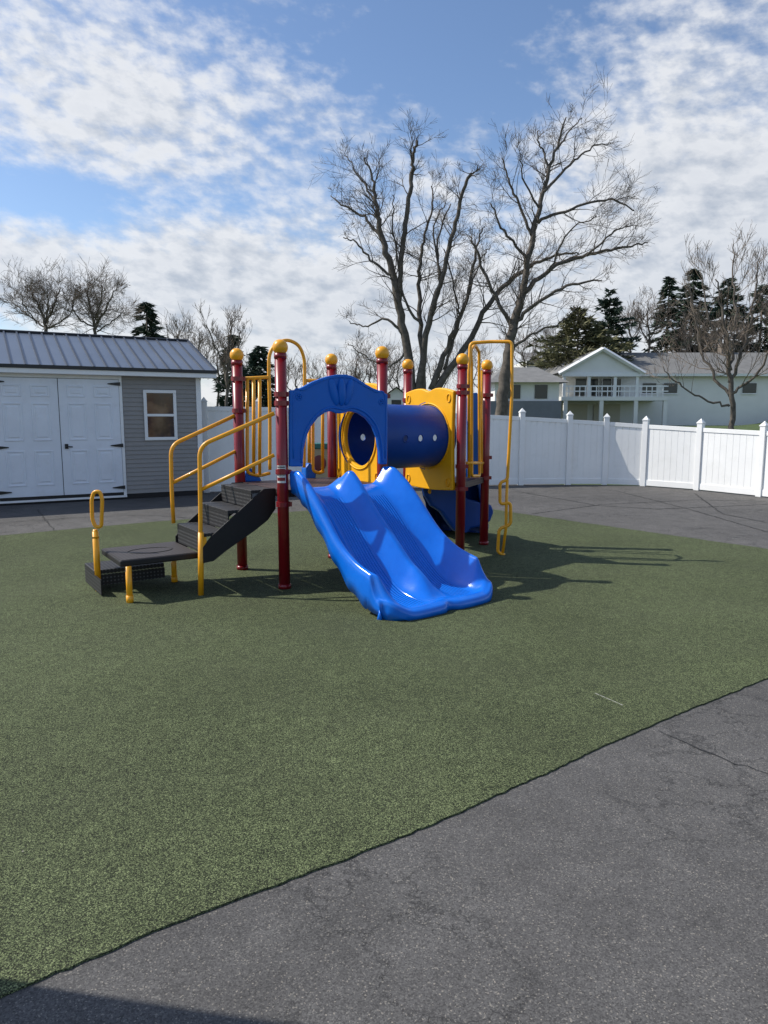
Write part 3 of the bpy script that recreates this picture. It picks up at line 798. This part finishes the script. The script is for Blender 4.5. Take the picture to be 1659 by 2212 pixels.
def pixtree(name,label,limbs,Y,seed,twl,lev,dens,m2,group=None,spread=1.2,nc=(4,6),minr=.007,up=.10,ws=1.0,tip=.6):
    rr=random.Random(seed)
    b0=at(limbs[0][0][0],limbs[0][0][1],Y); gz=hz(b0.x,Y)
    t=thing(name,(b0.x,Y,gz),label,'tree',group)
    tm=MB(); cm_=MB()
    for li,limb in enumerate(limbs):
        yo=rr.uniform(-spread,spread) if li>0 else 0
        pts=[];rad=[]
        for i,(x,y,w) in enumerate(limb):
            f=i/(len(limb)-1)
            P=at(x,y,Y+yo*(f if li else 0)); pts.append(P); rad.append(w*.5*Y/F*ws)
        if li==0: pts.insert(0,V3((pts[0].x,Y,gz-.2))); rad.insert(0,rad[0]*1.15)
        sm_=smooth_path(pts,6); n=len(sm_); rs=[]
        for k in range(n):
            u_=k/6; i=min(int(u_),len(rad)-2); rs.append(rad[i]+(rad[i+1]-rad[i])*(u_-i))
        sm_=[p+rv(rr)*.045 for p in sm_]
        tm.tube(sm_,rs,8,cap=True)
        tot=sum((sm_[k+1]-sm_[k]).length for k in range(n-1)); cnt=int(tot*dens)
        for c in range(cnt):
            f=rr.uniform(.30 if li==0 else .18,1.0); k=min(int(f*(n-1)),n-2)
            p=sm_[k].lerp(sm_[k+1],f*(n-1)-k); d=(sm_[k+1]-sm_[k]).normalized()
            ax=d.cross(rv(rr)).normalized(); nd=Matrix.Rotation(rr.uniform(.45,1.2),3,ax)@d
            r0=min(rs[k]*.40,.028)
            grow(cm_,p,nd,twl*rr.uniform(.45,1.2)*(1.2-tip*f),max(minr*1.2,r0),lev,rr,up,nc,minr)
    tm.build('trunk',M['bark'],t,True); cm_.build('crown',m2,t)
    return t
T1=[[(892,852,26),(868,700,21),(852,600,18),(826,520,15),(812,440,11),(806,385,6),(785,340,3)],
    [(862,650,13),(868,560,13),(878,470,12),(889,390,10),(893,340,8),(903,306,6)],
    [(905,850,22),(925,700,15),(955,600,12),(985,480,10),(1005,400,8),(1020,372,6)],
    [(930,842,18),(975,730,12),(1010,640,9),(1025,560,7),(1042,490,3)],
    [(915,850,16),(908,700,12),(905,600,10),(915,520,7),(932,450,5),(932,400,3)],
    [(940,845,22),(1010,740,16),(1060,650,13),(1120,590,11),(1190,555,7),(1250,548,3)],
    [(826,520,9),(795,475,7),(745,445,5),(715,422,2.5)],
    [(870,720,9),(830,690,6),(790,705,4),(755,695,2.5)],
    [(812,440,7),(785,395,5),(760,355,3),(745,335,2)],
    [(852,600,8),(800,560,6),(765,520,4),(740,515,2.5)],
    [(908,700,8),(870,640,6),(850,500,4),(850,420,2.5)],
    [(925,700,8),(950,620,6),(945,520,5),(975,440,3)],[(960,800,9),(990,700,6),(985,640,5),(960,540,3)],
    [(880,760,7),(840,790,5),(790,770,3.5),(750,740,2)],[(955,600,6),(935,500,4),(960,440,2.5)],[(1010,640,5),(1040,560,3.5),(1060,530,2)]]
pixtree('bare_tree','bare tree with several leaning trunks and snapped-off tops behind the tunnel',T1,27,5,1.6,2,2.5,M['twig'],nc=(4,5),minr=.0042,ws=.80,up=.06,tip=.75)
T2=[[(1083,896,34),(1095,780,29),(1110,700,24),(1130,620,18),(1150,510,14),(1173,420,11),(1198,330,7),(1222,255,3)],
    [(1128,635,15),(1190,580,11),(1270,550,9),(1345,535,6),(1400,524,3)],
    [(1110,700,12),(1165,650,9),(1235,615,7),(1300,605,3)],
    [(1150,510,9),(1120,440,7),(1095,380,5),(1086,340,3)],
    [(1175,415,8),(1230,355,6),(1280,318,4),(1318,310,2)],
    [(1160,480,9),(1235,450,7),(1320,432,5),(1372,455,3)],
    [(1108,710,12),(1070,640,9),(1035,560,7),(1015,510,4)],
    [(1188,370,6),(1168,315,4),(1158,285,2.5)],[(1140,560,8),(1090,500,6),(1062,440,3)],
    [(1270,550,6),(1330,500,4),(1370,485,2.5)],[(1200,325,5),(1238,275,3.5),(1258,255,2)],
    [(1100,760,9),(1150,720,6),(1210,700,4),(1250,660,2)],[(1185,590,6),(1230,500,4),(1290,470,2.5)],[(1165,450,6),(1130,385,4),(1125,345,2.5)]]
pixtree('bare_tree','tallest bare spreading tree right of the hoop ladder, in front of the houses',T2,25,9,1.5,2,3.0,M['twig'],nc=(4,5),minr=.0042,ws=.80,up=.06,tip=.75)
T3=[[(1582,925,15),(1578,830,13),(1572,760,10),(1560,680,7),(1548,600,3)],
    [(1578,830,10),(1610,740,7),(1630,640,5),(1638,560,2.5)],[(1576,800,9),(1590,700,6),(1586,610,5),(1583,530,2.5)],
    [(1580,860,9),(1530,790,7),(1505,700,5),(1488,620,2.5)],[(1580,850,8),(1640,800,6),(1690,700,3)],
    [(1576,880,7),(1520,860,5),(1465,830,4),(1430,790,2)],[(1572,760,6),(1533,690,5),(1516,590,2.5)]]
pixtree('bare_tree','slender bare tree with upright branches in front of the white house at far right',T3,20,13,1.2,2,3.6,M['twig_light'],nc=(3,5),minr=.0042,up=.22,ws=.8)
T4=[[(100,735,9),(98,705,8),(88,670,6),(68,635,3)],[(98,700,6),(118,655,4.5),(130,620,2.5)],[(98,710,5),(60,680,4),(30,655,2.5)],[(100,690,4),(104,650,3),(100,612,2)],[(80,700,4),(50,655,3),(45,630,2)],[(105,710,4),(150,680,3),(160,645,2)]]
pixtree('bare_tree','rounded bare tree behind the shed roof, leftmost',T4,38,17,1.5,2,6.0,M['twig_light'],nc=(4,6),minr=.006,ws=.8,up=.06)
T5=[[(205,735,9),(205,705,8),(196,670,6),(188,625,3)],[(205,705,6),(230,665,4.5),(246,628,2.5)],[(205,705,5),(170,690,4),(156,655,2.5)],[(205,690,4),(218,650,3),(220,617,2)],[(210,715,4),(250,690,3),(268,665,2)]]
pixtree('bare_tree','bare tree behind the shed roof, beside the small conifer',T5,38,19,1.5,2,6.0,M['twig_light'],nc=(4,6),minr=.006,ws=.8,up=.06)
T6=[[(490,870,7),(492,780,6),(497,730,4),(500,690,2)],[(492,800,4),(465,750,3),(445,700,2)],[(492,800,4),(515,750,3),(520,715,2)],[(488,840,4),(455,800,3),(430,760,2)]]
pixtree('bare_tree','thin upright bare tree behind the fence right of the shed',T6,30,23,1.1,2,4.0,M['twig_light'],nc=(3,5),minr=.006,up=.25)
k=0
for (x,y0,y1) in ((385,760,715),(430,820,720),(470,850,745),(540,860,800),(600,860,805),(640,860,815),(690,860,810),(735,870,800),(770,860,775),(800,870,790),(830,860,765),(860,870,790),(950,870,770),(1010,870,750),(1130,800,750),(1180,800,740),(1360,760,680),(1400,760,650),(1480,780,700),(1530,790,730),(1610,790,720),(1040,860,790)):
    k+=1; h=y0-y1
    L=[[(x,y0+30,5),(x+3,y0-h*.3,4),(x-2,y0-h*.65,3),(x+2,y1,1.5)],[(x,y0-h*.2,3),(x+18,y0-h*.5,2),(x+24,y1+h*.15,1.2)],[(x,y0-h*.2,3),(x-18,y0-h*.5,2),(x-24,y1+h*.15,1.2)]]
    pixtree('bare_tree','hazy leafless background tree far beyond the fence',L,62,100+k,2.2,2,2.1,M['twig_light'],'leafless background trees beyond the fence',nc=(3,5),minr=.010,up=.15)
def conifer(px,ytop,Y,rad,m,label,seed,dens=900,pine=False,group=None):
    rr=random.Random(seed); top=at(px,ytop,Y); bz_=hz(top.x,Y); Ht=top.z-bz_
    t=thing('conifer_tree',(top.x,Y,bz_),label,'tree',group)
    MB().tube([V3((top.x,Y,bz_-.2)),V3((top.x,Y,top.z-.3))],[Ht*.022,.03],7).build('trunk',M['bark'],t,True)
    mb=MB()
    nb=int(dens/5)
    brs=[]
    for i in range(nb):
        f=rr.random()**1.0 if not pine else .35+.65*rr.random()
        f=min(f,.99)
        if pine: R=rad*(math.sin(max(.05,min(1,(1-f)*1.6))*math.pi*.55))*rr.uniform(.4,1.1)
        else: R=rad*((1-f)**.72+.03)*rr.uniform(.5,1.15)
        brs.append((f,R,rr.uniform(0,2*math.pi)))
    for f,R,a in brs:
        z=bz_+Ht*(.10+.90*f)
        o_=V3((math.cos(a),math.sin(a),0)); s_=V3((-o_.y,o_.x,0))
        droop=-.30 if not pine else .12
        c0=V3((top.x,Y,z))
        mb.tube([c0,c0+o_*R*.5+Z3*droop*R*.35,c0+o_*R*.95+Z3*droop*R*.7],[.05,.03,.01],3,cap=False)
        nq=int(34*(.4+R/rad))
        for q in range(nq):
            g=rr.uniform(.15,1.0)**.8; p=c0+o_*(R*g)+Z3*(droop*R*g*.8-rr.uniform(0,.18)*(1 if not pine else .3))+s_*rr.gauss(0,.13)*R*(1.15-g)
            l=rr.uniform(.14,.36)*(.6+rad*.14); w=l*.30
            dr=(o_+s_*rr.uniform(-1.1,1.1)+Z3*rr.uniform(-.7,.3 if not pine else .9)).normalized(); sd_=dr.cross(rv(rr)).normalized()
            mb.face([p-sd_*w,p+sd_*w,p+dr*l*1.6])
    mb.build('crown',m,t)
conifer(315,650,40,2.1,M['conifer'],'dark conifer behind the shed roof',31,dens=700)
conifer(502,722,36,1.4,M['conifer'],'small dark conifer behind the first ball-topped red post',32,dens=600)
conifer(560,742,42,1.8,M['conifer'],'low broad conifer between the left red posts',33,dens=700)
conifer(1250,668,58,4.2,M['conifer2'],'yellowish pine behind the porch gable, shorter one',34,dens=900,pine=True)
conifer(1318,625,60,2.8,M['conifer'],'dark pine with level branches behind the porch gable',35,dens=700,pine=True)
conifer(1447,595,66,3.2,M['conifer'],'leftmost tall spruce behind the white house roof',36,dens=1100)
conifer(1500,577,64,3.8,M['conifer'],'tallest spruce behind the white house roof',37,dens=1200)
conifer(1575,598,66,4.2,M['conifer'],'broad spruce behind the slender bare tree',38,dens=1200)
conifer(1650,612,64,4.0,M['conifer'],'spruce at the right edge behind the house',39,dens=1100)
# ---------------------------------------------------------------- houses
def P_(px,py,Y): return at(px,py,Y)
hY=52.0
xl=P_(1212,900,hY).x; xr=P_(1372,900,hY).x; xm=(xl+xr)/2
ze=P_(1290,803,hY).z; zr=P_(1290,754,hY).z; zf=P_(1290,857,hY).z; zrl=P_(1290,833,hY).z; zgr=P_(1290,915,hY).z
house=thing('white_house',(xm+6,hY+5,zgr-.4),'white two-storey house with gabled balcony porch and long grey roof','house')
XR=P_(1760,900,hY+3).x
mb=MB(); mb.abox(xl+.3,XR,hY+2.6,hY+11,zgr-1.5,ze-.02)
mb.build('wall',M['hwhite'],house)
ry=hY+6.8; zr2=zr+.35
mb=MB(); mb.face([(xl-.1,hY+2.1,ze),(XR+.5,hY+2.1,ze),(XR+.5,ry,zr2),(xl+2.5,ry,zr2)]); mb.face([(xl+2.5,ry,zr2),(XR+.5,ry,zr2),(XR+.5,hY+11.5,ze),(xl-.1,hY+11.5,ze)])
mb.face([(xl-.1,hY+2.1,ze),(xl+2.5,ry,zr2),(xl-.1,hY+11.5,ze)])
mb.face([(xl-.1,hY+2.1,ze-.15),(XR+.5,hY+2.1,ze-.15),(XR+.5,hY+2.1,ze),(xl-.1,hY+2.1,ze)])
mr=mb.build('roof',M['hroof'],house)
MB().abox(xr+9,xr+9.7,ry-.3,ry+.4,zr2-.3,zr2+.7).build('chimney',M['hstone'],mr)
MB().abox(xr+.1,XR+.4,hY+2.02,hY+2.09,ze-.2,ze-.01).build('gutter',M['hwhite'],mr)
gy0=hY-.5
mb=MB(); zz=zr+.02
for s,xa in ((1,xl-.35),(-1,xr+.35)):
    mb.face([(xa,gy0,ze-.08),(xm,gy0,zz),(xm,ry,zz),(xa,hY+2.6,ze-.08)])
gr=mb.build('porch_roof',M['hroof'],house)
mb=MB(); mb.v+=[V3((xl-.1,gy0+.25,ze-.05)),V3((xr+.1,gy0+.25,ze-.05)),V3((xm,gy0+.25,zz-.12))]; mb.f.append((0,1,2)); mb.build('gable',M['hwhite'],house)
for xa in (xl-.38,xr+.38):
    MB().tube([V3((xa,gy0-.03,ze-.16)),V3((xm,gy0-.03,zz-.04))],.15,4).build('gable_trim',M['trim'],gr)
MB().abox(xl-.1,xr+.1,gy0+.12,gy0+.24,ze-.35,ze-.06).build('porch_beam',M['trim'],gr)
XB=P_(1438,900,hY).x
MB().abox(xl-.1,XB,gy0+.2,hY+2.58,zf-.28,zf).build('balcony_floor',M['hwhite'],house)
mb=MB(); mb.abox(xl,XB,gy0+.25,gy0+.31,zrl-.09,zrl); mb.abox(xl,XB,gy0+.25,gy0+.31,(zrl+zf)/2-.05,(zrl+zf)/2+.03)
x=xl
while x<XB: mb.abox(x,x+.06,gy0+.26,gy0+.30,zf,zrl-.07); x+=.40
mb.build('balcony_railing',M['trim'],house)
for x in (xl,xl+(xr-xl)*.33,xl+(xr-xl)*.68,xr-.15):
    MB().abox(x,x+.2,gy0+.24,gy0+.41,zf,ze-.35).build('porch_pillar',M['trim'],house)
for x in (xl+.1,xl+(xr-xl)*.5,xr-.2,XB-.3):
    MB().abox(x,x+.28,gy0+.24,gy0+.45,zgr-1,zf-.28).build('lower_pillar',M['hwhite'],house)
for (a,b) in ((.30,.62),(.68,.94)):
    x0=xl+(xr-xl)*a; x1=xl+(xr-xl)*b
    w=MB().abox(x0,x1,hY+2.50,hY+2.56,zf+.15,ze-.40).build('window',M['glass'],house)
    for x in (x0-.06,(x0+x1)/2-.03,x1): MB().abox(x,x+.06,hY+2.44,hY+2.49,zf+.1,ze-.36).build('window_frame',M['trim'],w)
x0=P_(1385,900,hY+2.6).x
for x in (x0,x0+1.6,P_(1600,900,hY+2.6).x):
    w=MB().abox(x,x+1.0,hY+2.50,hY+2.56,zf+.35,ze-.7).build('window',M['glass'],house)
    MB().abox(x-.08,x+1.08,hY+2.50,hY+2.57,zf+.25,zf+.33).build('sill',M['trim'],w)
MB().abox(xl+.5,xm-.1,hY+2.45,hY+2.55,zgr-.6,zf-.5).build('garage_door',M['hbeige'],house)
MB().abox(xm+.4,xr-.3,hY+2.45,hY+2.55,zgr-.6,zf-.5).build('garage_door',M['hbeige'],house)
MB().abox(xl-.15,xl+.28,hY+2.0,hY+4.5,zgr-1.2,zf-.3).build('stone_wall',M['hstone'],house)
hy=46.0
a0x=P_(1068,900,hy).x; a1x=P_(1206,900,hy).x; zw=P_(1100,823,hy).z; zt_=P_(1100,784,hy).z; zb_=P_(1100,866,hy).z
h2=thing('side_house',((a0x+a1x)/2,hy+4,hz(a0x,hy)),'low white house with grey roof behind the hoop ladder and the tallest tree','house')
MB().abox(a0x,a1x,hy,hy+8,zb_,zw).build('wall',M['hwhite'],h2)
MB().abox(a0x-1.5,a1x+.1,hy-.3,hy+7,-.5,zb_-.01).build('foundation',M['hfound'],h2)
mb=MB(); mb.face([(a0x-.5,hy-.6,zw-.1),(a1x+.5,hy-.6,zw-.1),(a1x-.6,hy+4,zt_),(a0x+1.2,hy+4,zt_)]); mb.face([(a0x-.5,hy-.6,zw-.1),(a0x+1.2,hy+4,zt_),(a0x-.5,hy+8.5,zw-.1)]); mb.face([(a1x+.5,hy-.6,zw-.1),(a1x+.5,hy+8.5,zw-.1),(a1x-.6,hy+4,zt_)])
mb.build('roof',M['hroof'],h2)
for f in (.2,.62):
    x=a0x+(a1x-a0x)*f; MB().abox(x,x+.8,hy-.06,hy-.01,zb_+.15,zw-.25).build('window',M['glass'],h2)
hy=64.0
a0x=P_(1135,900,hy).x; a1x=P_(1208,900,hy).x; zt_=P_(1100,770,hy).z; zw=P_(1100,778,hy).z
h3=thing('upper_house',((a0x+a1x)/2,hy+4,hz(a0x,hy)),'plain white upper wall and thin roof of a house showing above the low grey-roofed house','house')
MB().abox(a0x,a1x,hy,hy+6,0,zw).build('wall',M['hwhite'],h3)
mb=MB(); mb.face([(a0x-.4,hy-.5,zw),(a1x+.4,hy-.5,zw),(a1x,hy+3,zt_+.6),(a0x,hy+3,zt_+.6)]); mb.build('roof',M['hroof'],h3)
hy=60.0
for (pa,pb,ye,yp,lab) in ((832,880,856,838,'small white gabled house between the tunnel and the leaning trunks'),(745,800,862,846,'small pale house roof far behind the blue arch')):
    a0x=P_(pa,900,hy).x; a1x=P_(pb,900,hy).x; zw=P_(pa,ye,hy).z; zt_=P_(pa,yp,hy).z; xm_=(a0x+a1x)/2
    h4=thing('small_house',(xm_,hy+3,hz(xm_,hy)),lab,'house')
    mb=MB().abox(a0x,a1x,hy,hy+7,0,zw); mb.face([(a0x,hy-.01,zw),(a1x,hy-.01,zw),(xm_,hy-.01,zt_)]); mb.build('wall',M['hwhite'],h4)
    mb=MB(); mb.face([(a0x-.3,hy-.4,zw-.1),(xm_,hy-.4,zt_+.1),(xm_,hy+7,zt_+.1),(a0x-.3,hy+7,zw-.1)]); mb.face([(a1x+.3,hy-.4,zw-.1),(a1x+.3,hy+7,zw-.1),(xm_,hy+7,zt_+.1),(xm_,hy-.4,zt_+.1)]); mb.build('roof',M['hroof'],h4)
    MB().abox(xm_-.4,xm_+.4,hy-.05,hy-.012,zw-1.3,zw-.3).build('window',M['glass'],h4)
# ---------------------------------------------------------------- world
w=bpy.data.worlds.new('World'); bpy.context.scene.world=w; w.use_nodes=True
nt=w.node_tree; k=NB(nt); bg=nt.nodes['Background']
SUN=V3((-2.33,.4,2.4)).normalized(); el=math.asin(SUN.z); az=math.atan2(SUN.x,SUN.y)
sky=k.n('ShaderNodeTexSky',sky_type='NISHITA'); sky.sun_disc=False; sky.sun_elevation=el; sky.sun_rotation=az%(2*math.pi)
sky.air_density=1.0; sky.dust_density=.6; sky.ozone_density=2.2
s=k.n('ShaderNodeSeparateXYZ'); nt.links.new(k.n('ShaderNodeTexCoord').outputs['Generated'],s.inputs[0])
AZ=k.m('MULTIPLY',k.m('ARCTAN2',s.outputs[0],s.outputs[1]),57.2958); EL=k.m('MULTIPLY',k.m('ARCSINE',s.outputs[2]),57.2958)
def comb(x,y):
    c=k.n('ShaderNodeCombineXYZ'); nt.links.new(x,c.inputs[0]); nt.links.new(y,c.inputs[1]); return c.outputs[0]
def blob(a0,sa_,e0,se,wt):
    a=k.m('DIVIDE',k.m('SUBTRACT',AZ,a0),sa_); e=k.m('DIVIDE',k.m('SUBTRACT',EL,e0),se)
    g=k.m('EXPONENT',k.m('MULTIPLY',k.m('ADD',k.m('MULTIPLY',a,a),k.m('MULTIPLY',e,e)),-1)); return k.m('MULTIPLY',g,wt)
cov=None
for bl in ((-20,15,21,6.5,.16),(-16,22,9.5,4.5,.25),(4,18,7,5,.22),(27,12,12,11,.34),(3,10,27,7,-.18),(-25,8,14.8,1.7,-.25),(-13,6,15.6,1.5,-.12),(4,10,18,4,.05),(0,60,1,3,.12)):
    b=blob(*bl); cov=b if cov is None else k.m('ADD',cov,b)
def dens(dx,dy):
    a=k.m('ADD',AZ,dx); e=k.m('ADD',EL,dy)
    n1=k.noise(comb(k.m('MULTIPLY',a,.085),k.m('MULTIPLY',e,.17)),1.0,10,.58)
    n2=k.noise(comb(k.m('MULTIPLY',k.m('ADD',a,k.m('MULTIPLY',e,.4)),.50),k.m('MULTIPLY',e,.85)),1.0,8,.56)
    return k.m('ADD',k.m('MULTIPLY',n1,.56),k.m('MULTIPLY',n2,.44))
d0=dens(0,0); d1=dens(-1.0,1.1)
tot=k.m('ADD',d0,cov)
al=k.n('ShaderNodeMapRange',interpolation_type='SMOOTHSTEP'); nt.links.new(tot,al.inputs[0]); al.inputs[1].default_value=.43; al.inputs[2].default_value=.72
alpha=k.m('MULTIPLY',al.outputs[0],.93)
sh=k.m('MULTIPLY_ADD',k.m('SUBTRACT',d1,d0),5.5,.25,clamp=True)
thick=k.m('MULTIPLY_ADD',tot,2.4,-1.55,clamp=True)
shade=k.m('ADD',k.m('MULTIPLY',sh,.65),k.m('MULTIPLY',thick,.48),clamp=True)
cc=k.mix(shade,(6.7,6.8,7.0,1),(2.9,3.4,4.2,1))
hs=k.n('ShaderNodeVectorMath',operation='MULTIPLY'); nt.links.new(sky.outputs[0],hs.inputs[0]); hs.inputs[1].default_value=(1.05,1.10,1.18)
fin=k.mix(alpha,hs.outputs[0],cc)
nt.links.new(fin,bg.inputs['Color']); bg.inputs['Strength'].default_value=.13
sl=bpy.data.lights.new('sun','SUN'); sl.energy=5.0; sl.angle=math.radians(.53); sl.color=(1,.95,.86)
so=bpy.data.objects.new('sun',sl); COL.objects.link(so); so.rotation_euler=(-SUN).to_track_quat('-Z','Y').to_euler()
# ---------------------------------------------------------------- camera
cd=bpy.data.cameras.new('camera'); co=bpy.data.objects.new('camera',cd); COL.objects.link(co)
co.location=CAM; co.rotation_euler=(math.pi/2-PT,0,0); cd.sensor_fit='VERTICAL'; cd.sensor_height=36; cd.sensor_width=27; cd.lens=36*F/2212.0
cd.clip_end=2000; cd.clip_start=.05
sc_=bpy.context.scene; sc_.camera=co
sc_.view_settings.view_transform='Standard'; sc_.view_settings.look='None'; sc_.view_settings.exposure=0
